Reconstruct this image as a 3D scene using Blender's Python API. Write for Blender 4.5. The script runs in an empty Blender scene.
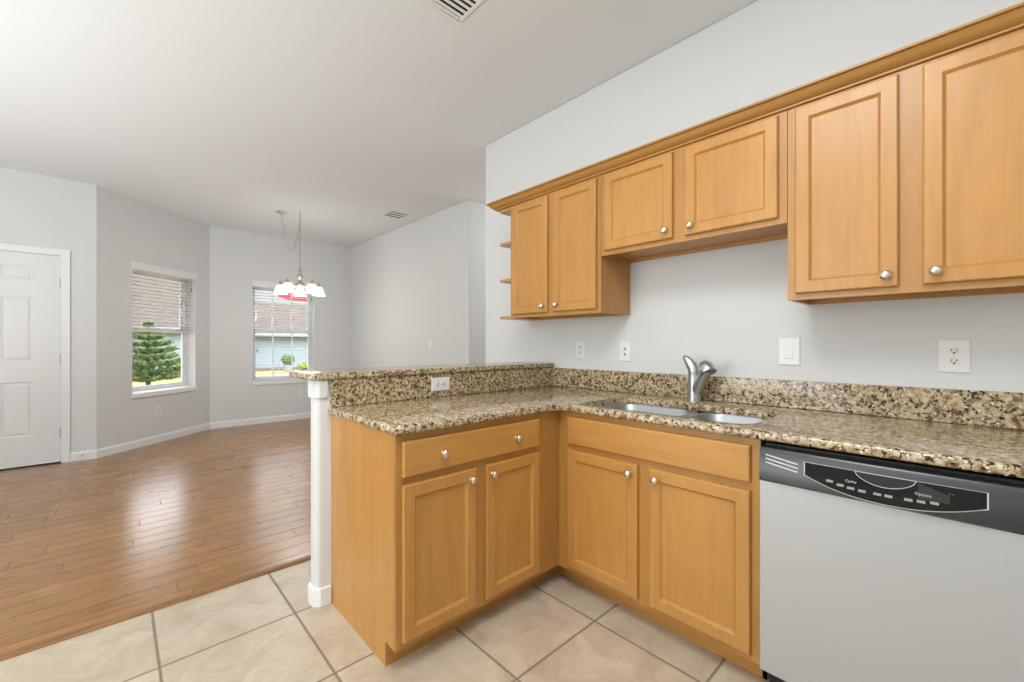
import bpy, bmesh, math, random
from mathutils import Vector, Matrix

# ------------------------------------------------------------------ camera, world, lights
S = bpy.context.scene
COL = S.collection
S.view_settings.view_transform = 'Standard'
S.view_settings.look = 'None'
S.view_settings.gamma = 1.0
S.view_settings.use_curve_mapping = False
S.view_settings.exposure = 0.0

cam_d = bpy.data.cameras.new('camera')
cam = bpy.data.objects.new('camera', cam_d)
COL.objects.link(cam)
S.camera = cam
cam_d.sensor_width = 36.0
cam_d.lens = 36.0 * 425.03 / 1024.0
cam_d.shift_y = 3.0 / 1024.0
cam_d.clip_start = 0.05
cam.location = (1.4141, -1.6412, 1.2141)
cam.rotation_euler = (math.pi / 2, 0, 0.8203)

W = bpy.data.worlds.new('world')
S.world = W
W.use_nodes = True
_t = W.node_tree
_bg = _t.nodes['Background']
_g = _t.nodes.new('ShaderNodeTexCoord')
_sep = _t.nodes.new('ShaderNodeSeparateXYZ')
_t.links.new(_g.outputs['Generated'], _sep.inputs[0])
_r = _t.nodes.new('ShaderNodeMapRange')          # overcast sky: dimmer at the horizon
_r.inputs['From Min'].default_value = 0.15
_r.inputs['From Max'].default_value = 0.42
_r.inputs['To Min'].default_value = 1.0
_r.inputs['To Max'].default_value = 8.0
_t.links.new(_sep.outputs['Z'], _r.inputs['Value'])
_t.links.new(_r.outputs[0], _bg.inputs['Strength'])
_bg.inputs['Color'].default_value = (0.90, 0.95, 1.0, 1)


def light(name, kind, loc, power, size=None, rot=(0, 0, 0), color=(1, 1, 1)):
    l = bpy.data.lights.new(name, kind)
    l.energy = power
    l.color = color
    if kind == 'AREA':
        l.shape = 'RECTANGLE'
        l.size, l.size_y = size
    elif kind == 'SUN':
        l.angle = size
    else:
        l.shadow_soft_size = size
    o = bpy.data.objects.new(name, l)
    COL.objects.link(o)
    o.location = loc
    o.rotation_euler = rot
    return o


light('sun', 'SUN', (0, 0, 10), 1.2, 0.02, (math.radians(42), 0, math.radians(65)), (1, 0.97, 0.92))
light('kitchen_ceiling_light', 'AREA', (0.95, -1.35, 2.88), 38, (0.9, 0.9), (0, 0, 0), (0.98, 0.99, 1.0))
light('kitchen_bounce', 'AREA', (1.3, -3.5, 1.5), 40, (1.6, 1.2), (math.pi, 0, 0), (0.93, 0.97, 1.0))  # added upward panel behind the camera, lifts the ceiling; no fixture there
light('rear_fill', 'AREA', (0.2, -4.45, 1.55), 9, (3.2, 2.2), (math.radians(90), 0, 0), (0.95, 0.98, 1.0))  # added fill panel out of view; the rear wall has no opening
light('living_fill', 'AREA', (-0.9, -4.40, 1.45), 98, (3.0, 2.2), (math.radians(113), 0, math.radians(27)), (0.94, 0.98, 1.0))  # unseen fill, added to brighten the dining wall and far ceiling
light('living_bounce', 'AREA', (-2.1, -3.3, 0.7), 48, (2.8, 1.6), (math.pi, 0, 0), (0.90, 0.96, 1.0))  # hidden upward fill, added for the ceiling over the living side
light('hall_ceiling_light', 'POINT', (-1.95, 2.9, 2.6), 58, 0.15, (0, 0, 0), (1, 0.985, 0.97))
light('chandelier_glow', 'POINT', (-4.42, 0.086, 1.76), 22, 0.25, (0, 0, 0), (1, 0.98, 0.95))

# ------------------------------------------------------------------ materials


class NT:
    def __init__(self, name):
        self.m = bpy.data.materials.new(name)
        self.m.use_nodes = True
        self.t = self.m.node_tree
        self.b = self.t.nodes['Principled BSDF']
        self.out = self.t.nodes['Material Output']

    def n(self, kind, **kw):
        nd = self.t.nodes.new(kind)
        for k, v in kw.items():
            setattr(nd, k, v)
        return nd

    def link(self, a, b):
        self.t.links.new(a, b)

    def put(self, sock, v):
        if isinstance(v, bpy.types.NodeSocket):
            self.link(v, sock)
        else:
            sock.default_value = v

    def math(self, op, a, b=None, c=None):
        nd = self.n('ShaderNodeMath', operation=op)
        for i, v in enumerate((a, b, c)):
            if v is not None:
                self.put(nd.inputs[i], v)
        return nd.outputs[0]

    def mix(self, f, a, b, mode='MIX'):
        nd = self.n('ShaderNodeMix', data_type='RGBA', blend_type=mode)
        self.put(nd.inputs[0], f)
        self.put(nd.inputs[6], a)
        self.put(nd.inputs[7], b)
        return nd.outputs[2]

    def ramp(self, f, stops, interp='LINEAR'):
        nd = self.n('ShaderNodeValToRGB')
        nd.color_ramp.interpolation = interp
        els = nd.color_ramp.elements
        while len(els) < len(stops):
            els.new(0.5)
        for e, (p, c) in zip(els, stops):
            e.position = p
            e.color = c if len(c) == 4 else (*c, 1)
        self.put(nd.inputs[0], f)
        return nd.outputs[0]

    def pos(self, scale=(1, 1, 1), obj=False):
        mp = self.n('ShaderNodeMapping')
        mp.inputs['Scale'].default_value = scale
        if obj:
            src = self.n('ShaderNodeTexCoord').outputs['Object']
        else:
            src = self.n('ShaderNodeNewGeometry').outputs['Position']
        self.link(src, mp.inputs['Vector'])
        return mp.outputs['Vector']

    def noise(self, vec, scale, detail=2.0, rough=0.5, dist=0.0):
        nd = self.n('ShaderNodeTexNoise')
        self.link(vec, nd.inputs['Vector'])
        nd.inputs['Scale'].default_value = scale
        nd.inputs['Detail'].default_value = detail
        nd.inputs['Roughness'].default_value = rough
        nd.inputs['Distortion'].default_value = dist
        return nd.outputs['Fac']

    def bump(self, h, strength, dist=0.001):
        nd = self.n('ShaderNodeBump')
        nd.inputs['Strength'].default_value = strength
        nd.inputs['Distance'].default_value = dist
        self.link(h, nd.inputs['Height'])
        self.link(nd.outputs['Normal'], self.b.inputs['Normal'])

    def set(self, **kw):
        for k, v in kw.items():
            self.put(self.b.inputs[k.replace('_', ' ')], v)
        return self


def c4(c):
    return (*c, 1.0)


def plain(name, col, rough=0.5, metal=0.0, vary=0.06, **kw):
    t = NT(name)
    t.set(Base_Color=c4(col), Roughness=rough, Metallic=metal, **kw)
    v = t.pos()
    n = t.noise(v, 30, 2)
    t.put(t.b.inputs['Roughness'], t.math('ADD', t.math('MULTIPLY', n, vary), rough - vary / 2))
    return t.m


def make_paint(name, col, bump, scale, rough=0.75):
    t = NT(name)
    v = t.pos()
    n = t.noise(v, scale, 3, 0.55)
    t.set(Base_Color=c4(col), Roughness=rough)
    t.b.inputs['Specular IOR Level'].default_value = 0.25
    t.bump(n, bump, 0.002)
    return t.m


def make_wood(name, axis, dark=1.0):
    """honey maple: faint stretched grain along one axis and cloudy blotches"""
    t = NT(name)
    sc = {'x': (3, 40, 40), 'y': (40, 3, 40), 'z': (40, 40, 3)}[axis]
    info = t.n('ShaderNodeObjectInfo')
    add = t.n('ShaderNodeVectorMath', operation='ADD')
    t.link(t.pos(sc), add.inputs[0])
    t.link(t.math('MULTIPLY', info.outputs['Random'], 37.0), add.inputs[1])
    g = t.noise(add.outputs[0], 1.0, 4, 0.6, 0.6)
    sc2 = {'x': (1.5, 5, 5), 'y': (5, 1.5, 5), 'z': (5, 5, 1.5)}[axis]
    cl = t.noise(t.pos(sc2), 1.3, 3, 0.6, 0.3)
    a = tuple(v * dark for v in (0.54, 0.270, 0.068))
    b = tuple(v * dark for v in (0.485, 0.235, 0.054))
    base = t.ramp(g, [(0.3, b), (0.62, a)])
    tone = t.ramp(cl, [(0.3, (0.92, 0.905, 0.88)), (0.7, (1.05, 1.05, 1.05))])
    col = t.mix(1.0, base, tone, 'MULTIPLY')
    t.set(Base_Color=col, Roughness=0.36)
    t.b.inputs['Coat Weight'].default_value = 0.15
    t.b.inputs['Coat Roughness'].default_value = 0.25
    return t.m


def make_granite():
    t = NT('granite')
    v = t.pos()
    base = t.noise(v, 42, 5, 0.65, 0.3)
    col = t.ramp(base, [(0.34, (0.18, 0.12, 0.055)), (0.45, (0.38, 0.285, 0.16)),
                        (0.55, (0.53, 0.42, 0.255)), (0.68, (0.66, 0.57, 0.40))])
    br = t.noise(v, 62, 3, 0.6, 0.4)
    col = t.mix(t.ramp(br, [(0.545, (0, 0, 0)), (0.60, (1, 1, 1))]), col, (0.17, 0.10, 0.05, 1))
    mp = t.n('ShaderNodeMapping')
    t.link(v, mp.inputs['Vector'])
    mp.inputs['Location'].default_value = (3.1, 7.7, 1.9)
    bk = t.noise(mp.outputs['Vector'], 72, 3, 0.55, 0.5)
    zone = t.noise(mp.outputs['Vector'], 9, 2)
    bk = t.math('ADD', bk, t.math('MULTIPLY', t.math('SUBTRACT', zone, 0.5), 0.08))
    col = t.mix(t.ramp(bk, [(0.57, (0, 0, 0)), (0.61, (1, 1, 1))]), col, (0.018, 0.013, 0.010, 1))
    vo = t.n('ShaderNodeTexVoronoi')
    vo.inputs['Scale'].default_value = 160
    t.link(v, vo.inputs['Vector'])
    sep = t.n('ShaderNodeSeparateColor')
    t.link(vo.outputs['Color'], sep.inputs[0])
    col = t.mix(t.math('GREATER_THAN', sep.outputs[0], 0.97), col, (0.74, 0.68, 0.54, 1))
    t.set(Base_Color=col, Roughness=0.13)
    return t.m


def grid_nodes(t, v, x0, sx, y0, sy):
    sep = t.n('ShaderNodeSeparateXYZ')
    t.link(v, sep.inputs[0])
    u = t.math('DIVIDE', t.math('SUBTRACT', sep.outputs[0], x0), sx)
    w = t.math('DIVIDE', t.math('SUBTRACT', sep.outputs[1], y0), sy)
    return sep, u, w


def edge_dist(t, u, s):
    """metres to the nearest cell border"""
    fr = t.math('FRACT', u)
    return t.math('MULTIPLY', t.math('MINIMUM', fr, t.math('SUBTRACT', 1.0, fr)), s)


def make_tile():
    t = NT('ceramic_tile')
    v = t.pos()
    sep, u, w = grid_nodes(t, v, -0.654, 0.4765, -1.049, 0.4715)
    d = t.math('MINIMUM', edge_dist(t, u, 0.4765), edge_dist(t, w, 0.4715))
    grout = t.ramp(d, [(0.0030, (1, 1, 1)), (0.0048, (0, 0, 0))])
    cell = t.n('ShaderNodeCombineXYZ')
    t.link(t.math('FLOOR', u), cell.inputs[0])
    t.link(t.math('FLOOR', w), cell.inputs[1])
    wn = t.n('ShaderNodeTexWhiteNoise')
    t.link(cell.outputs[0], wn.inputs['Vector'])
    off = t.n('ShaderNodeVectorMath', operation='MULTIPLY_ADD')
    t.link(wn.outputs['Color'], off.inputs[0])
    off.inputs[1].default_value = (9, 9, 9)
    t.link(v, off.inputs[2])
    n1 = t.noise(off.outputs[0], 5.5, 6, 0.62, 0.8)
    n2 = t.noise(off.outputs[0], 38, 3, 0.6)
    col = t.ramp(n1, [(0.30, (0.42, 0.34, 0.24)), (0.5, (0.54, 0.455, 0.34)), (0.70, (0.63, 0.55, 0.43))])
    col = t.mix(t.math('MULTIPLY', t.ramp(n2, [(0.35, (1, 1, 1)), (0.6, (0, 0, 0))]), 0.22), col, (0.42, 0.33, 0.23, 1))
    tone = t.math('ADD', t.math('MULTIPLY', wn.outputs['Value'], 0.08), 0.96)
    tc = t.n('ShaderNodeCombineColor')
    for i in range(3):
        t.link(tone, tc.inputs[i])
    col = t.mix(1.0, col, tc.outputs[0], 'MULTIPLY')
    col = t.mix(grout, col, (0.17, 0.125, 0.085, 1))
    t.set(Base_Color=col)
    t.put(t.b.inputs['Roughness'], t.math('ADD', t.math('MULTIPLY', grout, 0.4), 0.38))
    h = t.math('ADD', t.math('MULTIPLY', t.ramp(d, [(0.003, (0, 0, 0)), (0.008, (1, 1, 1))]), 1.0), t.math('MULTIPLY', n1, 0.5))
    t.bump(h, 0.45, 0.002)
    return t.m


def make_planks():
    t = NT('hand_scraped_oak')
    v = t.pos()
    pw, plen = 0.127, 0.92
    sep = t.n('ShaderNodeSeparateXYZ')
    t.link(v, sep.inputs[0])
    u = t.math('DIVIDE', t.math('ADD', sep.outputs[0], 20.02), pw)
    row = t.math('FLOOR', u)
    wn = t.n('ShaderNodeTexWhiteNoise', noise_dimensions='1D')
    t.link(row, wn.inputs['W'])
    w = t.math('ADD', t.math('DIVIDE', sep.outputs[1], plen), t.math('MULTIPLY', wn.outputs['Value'], 7.0))
    cellv = t.n('ShaderNodeCombineXYZ')
    t.link(row, cellv.inputs[0])
    t.link(t.math('FLOOR', w), cellv.inputs[1])
    w2 = t.n('ShaderNodeTexWhiteNoise')
    t.link(cellv.outputs[0], w2.inputs['Vector'])
    du = edge_dist(t, u, pw)
    dw = edge_dist(t, w, plen)
    mp = t.n('ShaderNodeMapping')
    mp.inputs['Scale'].default_value = (17, 1.3, 1)
    t.link(v, mp.inputs['Vector'])
    off = t.n('ShaderNodeVectorMath', operation='MULTIPLY_ADD')
    t.link(w2.outputs['Color'], off.inputs[0])
    off.inputs[1].default_value = (40, 40, 40)
    t.link(mp.outputs['Vector'], off.inputs[2])
    g = t.noise(off.outputs[0], 1.6, 6, 0.62, 1.6)
    col = t.ramp(g, [(0.25, (0.20, 0.083, 0.014)), (0.48, (0.315, 0.140, 0.026)), (0.72, (0.40, 0.186, 0.040))])
    tone = t.math('ADD', t.math('MULTIPLY', w2.outputs['Value'], 0.20), 0.89)
    tc = t.n('ShaderNodeCombineColor')
    for i in range(3):
        t.link(tone, tc.inputs[i])
    col = t.mix(1.0, col, tc.outputs[0], 'MULTIPLY')
    gap = t.math('MAXIMUM', t.ramp(du, [(0.0006, (1, 1, 1)), (0.0022, (0, 0, 0))]),
                 t.ramp(dw, [(0.0014, (1, 1, 1)), (0.0036, (0, 0, 0))]))
    col = t.mix(t.math('MULTIPLY', gap, 0.7), col, (0.06, 0.026, 0.010, 1))
    t.set(Base_Color=col)
    t.put(t.b.inputs['Roughness'], t.math('ADD', t.math('MULTIPLY', g, 0.14), 0.19))
    hm = t.n('ShaderNodeMapping')
    hm.inputs['Scale'].default_value = (16, 3.0, 1)
    t.link(v, hm.inputs['Vector'])
    hs = t.noise(hm.outputs['Vector'], 1.5, 3, 0.5, 0.5)
    h = t.math('SUBTRACT', t.math('ADD', t.math('MULTIPLY', hs, 0.9), t.math('MULTIPLY', g, 0.25)), t.math('MULTIPLY', gap, 0.9))
    t.bump(h, 0.30, 0.003)
    t.b.inputs['Specular IOR Level'].default_value = 0.38
    t.b.inputs['Coat Weight'].default_value = 0.30
    t.b.inputs['Coat Roughness'].default_value = 0.20
    return t.m


def make_brushed(name, col, rough, axis, metal=1.0):
    t = NT(name)
    sc = {'x': (2, 300, 300), 'z': (300, 300, 2)}[axis]
    n = t.noise(t.pos(sc), 1.0, 2, 0.5)
    t.set(Base_Color=c4(col), Metallic=metal)
    t.put(t.b.inputs['Roughness'], t.math('ADD', t.math('MULTIPLY', n, 0.12), rough - 0.06))
    return t.m


def make_glass(name):
    t = NT(name)
    tr = t.n('ShaderNodeBsdfTransparent')
    gl = t.n('ShaderNodeBsdfGlossy')
    gl.inputs['Roughness'].default_value = 0.02
    lw = t.n('ShaderNodeLayerWeight')
    lw.inputs['Blend'].default_value = 0.5
    f5 = t.math('ADD', t.math('MULTIPLY', t.math('POWER', lw.outputs['Facing'], 5.0), 0.96), 0.04)
    mx = t.n('ShaderNodeMixShader')
    t.link(f5, mx.inputs[0])
    t.link(tr.outputs[0], mx.inputs[1])
    t.link(gl.outputs[0], mx.inputs[2])
    t.link(mx.outputs[0], t.out.inputs['Surface'])
    return t.m


def make_emit(name, col, strength):
    t = NT(name)
    t.set(Base_Color=c4((0.9, 0.9, 0.88)), Roughness=0.4)
    t.b.inputs['Emission Color'].default_value = c4(col)
    t.b.inputs['Emission Strength'].default_value = strength
    return t.m


def make_noisy(name, a, b, scale, rough=0.8, stretch=(1, 1, 1)):
    t = NT(name)
    n = t.noise(t.pos(stretch), scale, 4, 0.6)
    t.set(Base_Color=t.ramp(n, [(0.35, a), (0.65, b)]), Roughness=rough)
    return t.m


def make_siding():
    t = NT('lap_siding')
    v = t.pos()
    sep = t.n('ShaderNodeSeparateXYZ')
    t.link(v, sep.inputs[0])
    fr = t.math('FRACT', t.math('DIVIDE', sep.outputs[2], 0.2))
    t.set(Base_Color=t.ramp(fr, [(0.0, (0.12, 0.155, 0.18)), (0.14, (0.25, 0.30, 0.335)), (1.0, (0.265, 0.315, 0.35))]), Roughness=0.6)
    return t.m


def make_shingle():
    t = NT('roof_shingle')
    v = t.pos()
    sep = t.n('ShaderNodeSeparateXYZ')
    t.link(v, sep.inputs[0])
    fr = t.math('FRACT', t.math('DIVIDE', sep.outputs[2], 0.11))
    n = t.noise(v, 5, 4, 0.7)
    col = t.ramp(n, [(0.3, (0.055, 0.040, 0.031)), (0.7, (0.092, 0.069, 0.056))])
    col = t.mix(t.math('LESS_THAN', fr, 0.2), col, (0.05, 0.036, 0.03, 1))
    t.set(Base_Color=col, Roughness=0.9)
    return t.m


M = {}
M['wall'] = make_paint('wall_paint', (0.69, 0.697, 0.692), 0.10, 90)
M['ceiling'] = make_paint('ceiling_paint', (0.77, 0.785, 0.79), 0.45, 45, 0.9)
M['trim'] = plain('white_trim', (0.82, 0.82, 0.82), 0.35)
M['door'] = plain('white_door_paint', (0.76, 0.76, 0.755), 0.38)
M['wood_z'] = make_wood('maple_upright', 'z')
M['wood_x'] = make_wood('maple_along_wall', 'x')
M['wood_y'] = make_wood('maple_along_bar', 'y')
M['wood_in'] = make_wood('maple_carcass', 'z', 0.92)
M['wood_frame'] = make_wood('maple_frame', 'z', 0.88)  # darker maple tone that also carries the shade of the recessed frame
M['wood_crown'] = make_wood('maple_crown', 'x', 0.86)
M['granite'] = make_granite()
M['tile'] = make_tile()
M['planks'] = make_planks()
M['oak_trim'] = make_noisy('oak_transition', (0.19, 0.09, 0.030), (0.30, 0.15, 0.055), 6, 0.35, (8, 1, 8))
M['nickel'] = plain('satin_nickel', (0.76, 0.70, 0.59), 0.32, 1.0)
M['steel'] = make_brushed('brushed_steel', (0.56, 0.57, 0.58), 0.34, 'x')
M['sinksteel'] = make_brushed('sink_steel', (0.40, 0.415, 0.44), 0.36, 'x')
M['dwsteel'] = make_brushed('dishwasher_steel', (0.53, 0.54, 0.55), 0.48, 'z', 0.55)
M['dwconsole'] = plain('dark_steel_console', (0.070, 0.070, 0.072), 0.30, 0.7, 0.0)
M['blackgloss'] = plain('black_gloss_panel', (0.008, 0.008, 0.009), 0.10)
M['black'] = plain('black_plastic', (0.012, 0.012, 0.012), 0.5)
M['greyprint'] = plain('pale_print', (0.62, 0.62, 0.62), 0.5)
M['btn'] = plain('grey_button', (0.34, 0.34, 0.35), 0.4)
M['plate'] = plain('white_plastic', (0.80, 0.80, 0.78), 0.35)
M['plate_in'] = plain('white_plastic_insert', (0.74, 0.74, 0.72), 0.4)
M['hole'] = plain('dark_slot', (0.02, 0.02, 0.02), 0.7)
M['greyhole'] = plain('grey_jack', (0.22, 0.22, 0.22), 0.5)
M['slats'] = plain('backlit_grey_slats', (0.50, 0.50, 0.50), 0.5)  # white slats greyed to stand in for their backlit shade
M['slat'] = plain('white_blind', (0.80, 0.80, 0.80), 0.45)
M['cord'] = plain('pale_cord', (0.55, 0.55, 0.54), 0.8)
M['tassel'] = plain('dark_tassel', (0.05, 0.05, 0.055), 0.5)
M['vinyl'] = plain('white_vinyl', (0.78, 0.79, 0.80), 0.4)
M['glass'] = make_glass('window_glass')
M['shade'] = make_emit('lit_white_glass', (1.0, 0.97, 0.93), 0.62)
M['bulb'] = make_emit('lit_bulb', (1.0, 0.95, 0.88), 3.0)
M['lawn'] = make_noisy('lawn_grass', (0.13, 0.125, 0.03), (0.21, 0.19, 0.06), 3)
M['path'] = make_noisy('concrete_path', (0.26, 0.24, 0.21), (0.32, 0.30, 0.27), 8)
M['mulch'] = make_noisy('brown_mulch', (0.10, 0.065, 0.05), (0.17, 0.12, 0.09), 12)
M['siding'] = make_siding()
M['shingle'] = make_shingle()
M['fascia'] = plain('grey_fascia', (0.30, 0.31, 0.32), 0.5)
M['bark'] = make_noisy('bark', (0.10, 0.07, 0.045), (0.20, 0.14, 0.09), 20)
M['needle'] = make_noisy('pine_needles', (0.045, 0.12, 0.025), (0.23, 0.31, 0.065), 9)
M['leaf'] = make_noisy('green_leaves', (0.03, 0.09, 0.01), (0.10, 0.20, 0.03), 12)
M['yleaf'] = make_noisy('yellow_green_leaves', (0.20, 0.22, 0.015), (0.32, 0.32, 0.045), 12)
M['red'] = make_noisy('red_cloth', (0.34, 0.015, 0.035), (0.42, 0.03, 0.06), 4)
M['brass'] = plain('dull_hinge_nickel', (0.45, 0.44, 0.42), 0.35, 1.0)
M['chnickel'] = plain('chandelier_nickel', (0.60, 0.57, 0.50), 0.3, 1.0)
M['drain'] = plain('drain_steel', (0.35, 0.35, 0.36), 0.3, 1.0)

# ------------------------------------------------------------------ helpers


def new():
    return bmesh.new()


def box(bm, x0, x1, y0, y1, z0, z1, mat=None):
    vs = [bm.verts.new((x, y, z)) for z in (z0, z1) for y in (y0, y1) for x in (x0, x1)]
    if mat:
        for v in vs:
            v.co = mat @ v.co
    for f in ((0, 2, 3, 1), (4, 5, 7, 6), (0, 1, 5, 4), (2, 6, 7, 3), (0, 4, 6, 2), (1, 3, 7, 5)):
        bm.faces.new([vs[i] for i in f])
    return vs


def frustum(bm, b, t, z0, z1):
    """b, t = (x0,x1,y0,y1)"""
    vs = [bm.verts.new((x, y, z)) for r, z in ((b, z0), (t, z1)) for y in (r[2], r[3]) for x in (r[0], r[1])]
    for f in ((0, 2, 3, 1), (4, 5, 7, 6), (0, 1, 5, 4), (2, 6, 7, 3), (0, 4, 6, 2), (1, 3, 7, 5)):
        bm.faces.new([vs[i] for i in f])


def loft(bm, rings, cap0=True, cap1=True, closed=True):
    """rings: lists of coordinates with equal counts"""
    R = [[bm.verts.new(c) for c in r] for r in rings]
    n = len(R[0])
    for a, b in zip(R, R[1:]):
        for i in range(n if closed else n - 1):
            j = (i + 1) % n
            bm.faces.new((a[i], a[j], b[j], b[i]))
    if cap0:
        bm.faces.new(list(reversed(R[0])))
    if cap1:
        bm.faces.new(R[-1])
    return R


def lathe(bm, prof, c=(0, 0, 0), seg=24, mat=None, cap0=False, cap1=False):
    rings = []
    for r, z in prof:
        ring = []
        for i in range(seg):
            a = 2 * math.pi * i / seg
            p = Vector((r * math.cos(a), r * math.sin(a), z))
            if mat:
                p = mat @ p
            ring.append(p + Vector(c))
        rings.append(ring)
    loft(bm, rings, cap0, cap1)


def tube(bm, pts, radii, seg=10, caps=True):
    pts = [Vector(p) for p in pts]
    if not isinstance(radii, (list, tuple)):
        radii = [radii] * len(pts)
    rings = []
    prev = None
    for i, p in enumerate(pts):
        d = (pts[min(i + 1, len(pts) - 1)] - pts[max(i - 1, 0)]).normalized()
        if prev is None:
            a = Vector((0, 0, 1)) if abs(d.z) < 0.9 else Vector((1, 0, 0))
            n1 = d.cross(a).normalized()
        else:
            n1 = (prev - d * prev.dot(d)).normalized()
        prev = n1
        n2 = d.cross(n1)
        rings.append([p + (n1 * math.cos(2 * math.pi * k / seg) + n2 * math.sin(2 * math.pi * k / seg)) * radii[i] for k in range(seg)])
    loft(bm, rings, caps, caps)


def ball(bm, c, r, seg=12, sq=(1, 1, 1)):
    m = Matrix.Translation(c) @ Matrix.Diagonal((sq[0], sq[1], sq[2], 1))
    bmesh.ops.create_uvsphere(bm, u_segments=seg, v_segments=max(6, seg // 2 + 2), radius=r, matrix=m)


def arc(cx, cy, r, a0, a1, n=8):
    return [(cx + r * math.cos(math.radians(a0 + (a1 - a0) * i / n)), cy + r * math.sin(math.radians(a0 + (a1 - a0) * i / n))) for i in range(n + 1)]


def rrect(x0, x1, y0, y1, r, n=6):
    return arc(x1 - r, y1 - r, r, 0, 90, n) + arc(x0 + r, y1 - r, r, 90, 180, n) + arc(x0 + r, y0 + r, r, 180, 270, n) + arc(x1 - r, y0 + r, r, 270, 360, n)


def prism(bm, poly, z0, z1):
    loft(bm, [[(x, y, z0) for x, y in poly], [(x, y, z1) for x, y in poly]])


def world_origin(p):
    o = Vector((0, 0, 0))
    while p is not None:
        o += p.location
        p = p.parent
    return o


def obj(name, bm, mat, parent=None, local=False, bevel=0.0, seg=2, smooth=False, angle=30, label=None):
    """link a bmesh as ONE mesh object; its coordinates are world ones unless local"""
    bmesh.ops.remove_doubles(bm, verts=bm.verts, dist=1e-6)
    bmesh.ops.recalc_face_normals(bm, faces=bm.faces)
    if parent is not None and not local:
        o0 = world_origin(parent)
        for v in bm.verts:
            v.co -= o0
    me = bpy.data.meshes.new(name)
    bm.to_mesh(me)
    bm.free()
    me.materials.append(mat)
    o = bpy.data.objects.new(name, me)
    COL.objects.link(o)
    if parent is not None:
        o.parent = parent
    if smooth or bevel:
        for p in me.polygons:
            p.use_smooth = True
        me.set_sharp_from_angle(angle=math.radians(angle))
    if bevel:
        md = o.modifiers.new('bevel', 'BEVEL')
        md.width = bevel
        md.segments = seg
        md.limit_method = 'ANGLE'
        md.angle_limit = math.radians(40)
        md.harden_normals = True
    if label:
        o['label'] = label
    return o


def tag(o, label, cat, group=None):
    o['label'] = label
    o['category'] = cat
    if group:
        o['group'] = group
    return o


def thing(name, label, cat, loc=(0, 0, 0), rotz=0.0, group=None):
    o = bpy.data.objects.new(name, None)
    o.empty_display_size = 0.05
    COL.objects.link(o)
    o.location = loc
    o.rotation_euler = (0, 0, rotz)
    return tag(o, label, cat, group)


def struct(name, bm, mat, parent=None, **kw):
    o = obj(name, bm, mat, parent, **kw)
    if parent is None:
        o['kind'] = 'structure'
    return o


def copy_tree(o, parent=None):
    c = o.copy()
    COL.objects.link(c)
    if parent is not None:
        c.parent = parent
    for ch in list(o.children):
        copy_tree(ch, c)
    return c


# ------------------------------------------------------------------ room shell
ZR = 2.905
WY = 0.662          # kitchen wall plane
KX = -1.393         # free end of the kitchen wall
DY = 1.372          # dining wall plane
DX = -2.556         # its end at the hall
WX = -5.96          # wall with the second window
BX, BY = -4.905, -1.79
AX, AY = -5.96, -0.66
RX, RY = 2.5, -4.6  # right wall, rear wall
EDGE = -1.118       # where wood meets tile

bm = new(); box(bm, EDGE, RX + .12, RY - .12, 4.1, -0.1, 0.0)
struct('floor', bm, M['tile'])['label'] = 'cream ceramic tile kitchen floor with dark grout'
bm = new(); box(bm, -6.2, EDGE, RY - .12, 4.1, -0.1, 0.0)
struct('floor', bm, M['planks'])['label'] = 'brown hand scraped plank floor of the dining area'
bm = new()
prof = [(-0.024, 0.0), (-0.021, 0.009), (-0.012, 0.0125), (0.010, 0.0125), (0.020, 0.008), (0.024, 0.0)]
loft(bm, [[(EDGE + x - 0.012, y, z) for x, z in prof] for y in (RY, 3.9)])
struct('trim_1', bm, M['oak_trim'], smooth=True)['label'] = 'oak transition strip between plank floor and tile'
bm = new(); box(bm, -6.3, RX + .12, RY - .12, 4.1, ZR, ZR + .1)
struct('ceiling', bm, M['ceiling'])

bm = new(); box(bm, KX, RX, WY, WY + .115, 0, ZR)
struct('wall_kitchen', bm, M['wall'], bevel=0.012)
bm = new(); box(bm, WX - .25, DX, DY, DY + 2.6, 0, ZR)
struct('wall_dining', bm, M['wall'], bevel=0.012)
bm = new(); box(bm, DX, RX + .12, 3.95, 4.07, 0, ZR)
struct('wall_hall', bm, M['wall'])
bm = new(); box(bm, RX, RX + .12, RY, 3.95, 0, ZR)
struct('wall_right', bm, M['wall'])
bm = new(); box(bm, BX - .12, RX + .12, RY - .12, RY, 0, ZR)
struct('wall_rear', bm, M['wall'])


def wall_hole(bm, L, t, H, u0, u1, z0, z1):
    """local: u along x, interior face y=0, thickness to +y"""
    for a in ((0, u0, 0, H), (u1, L, 0, H), (u0, u1, 0, z0), (u0, u1, z1, H)):
        if a[1] - a[0] > 1e-4 and a[3] - a[2] > 1e-4:
            box(bm, a[0], a[1], 0, t, a[2], a[3])


# door wall (x = BX, runs along y); local x -> +y? use rotation so that interior faces +x
def wall_obj(name, loc, rotz, L, t, hole, mat):
    b = new(); wall_hole(b, L, t, ZR, *hole)
    o = struct(name, b, mat)
    o.location = loc; o.rotation_euler = (0, 0, rotz)
    return o


TW = 0.20
# interior faces point to local -y.  rotz=90deg: local x -> +y, local y -> -x
DR0, DR1 = -2.966, -2.048                      # door opening along y
wall_obj('wall_door', (BX, RY, 0), math.pi / 2, BY - RY, 0.12, (DR0 - RY, DR1 - RY, 0.0, 2.118), M['wall'])
bay_dir = Vector((AX - BX, AY - BY, 0)); bay_len = bay_dir.length
bay_rot = math.atan2(bay_dir.y, bay_dir.x)
W1 = (0.397, 1.295, 0.634, 2.125)
wall_obj('wall_bay', (BX, BY, 0), bay_rot, bay_len, TW, W1, M['wall'])
W2Y = (-0.125, 0.770)
W2 = (W2Y[0] - AY, W2Y[1] - AY, 0.640, 2.128)
wall_obj('wall_window', (WX, AY, 0), math.pi / 2, DY - AY, TW, W2, M['wall'])

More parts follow.
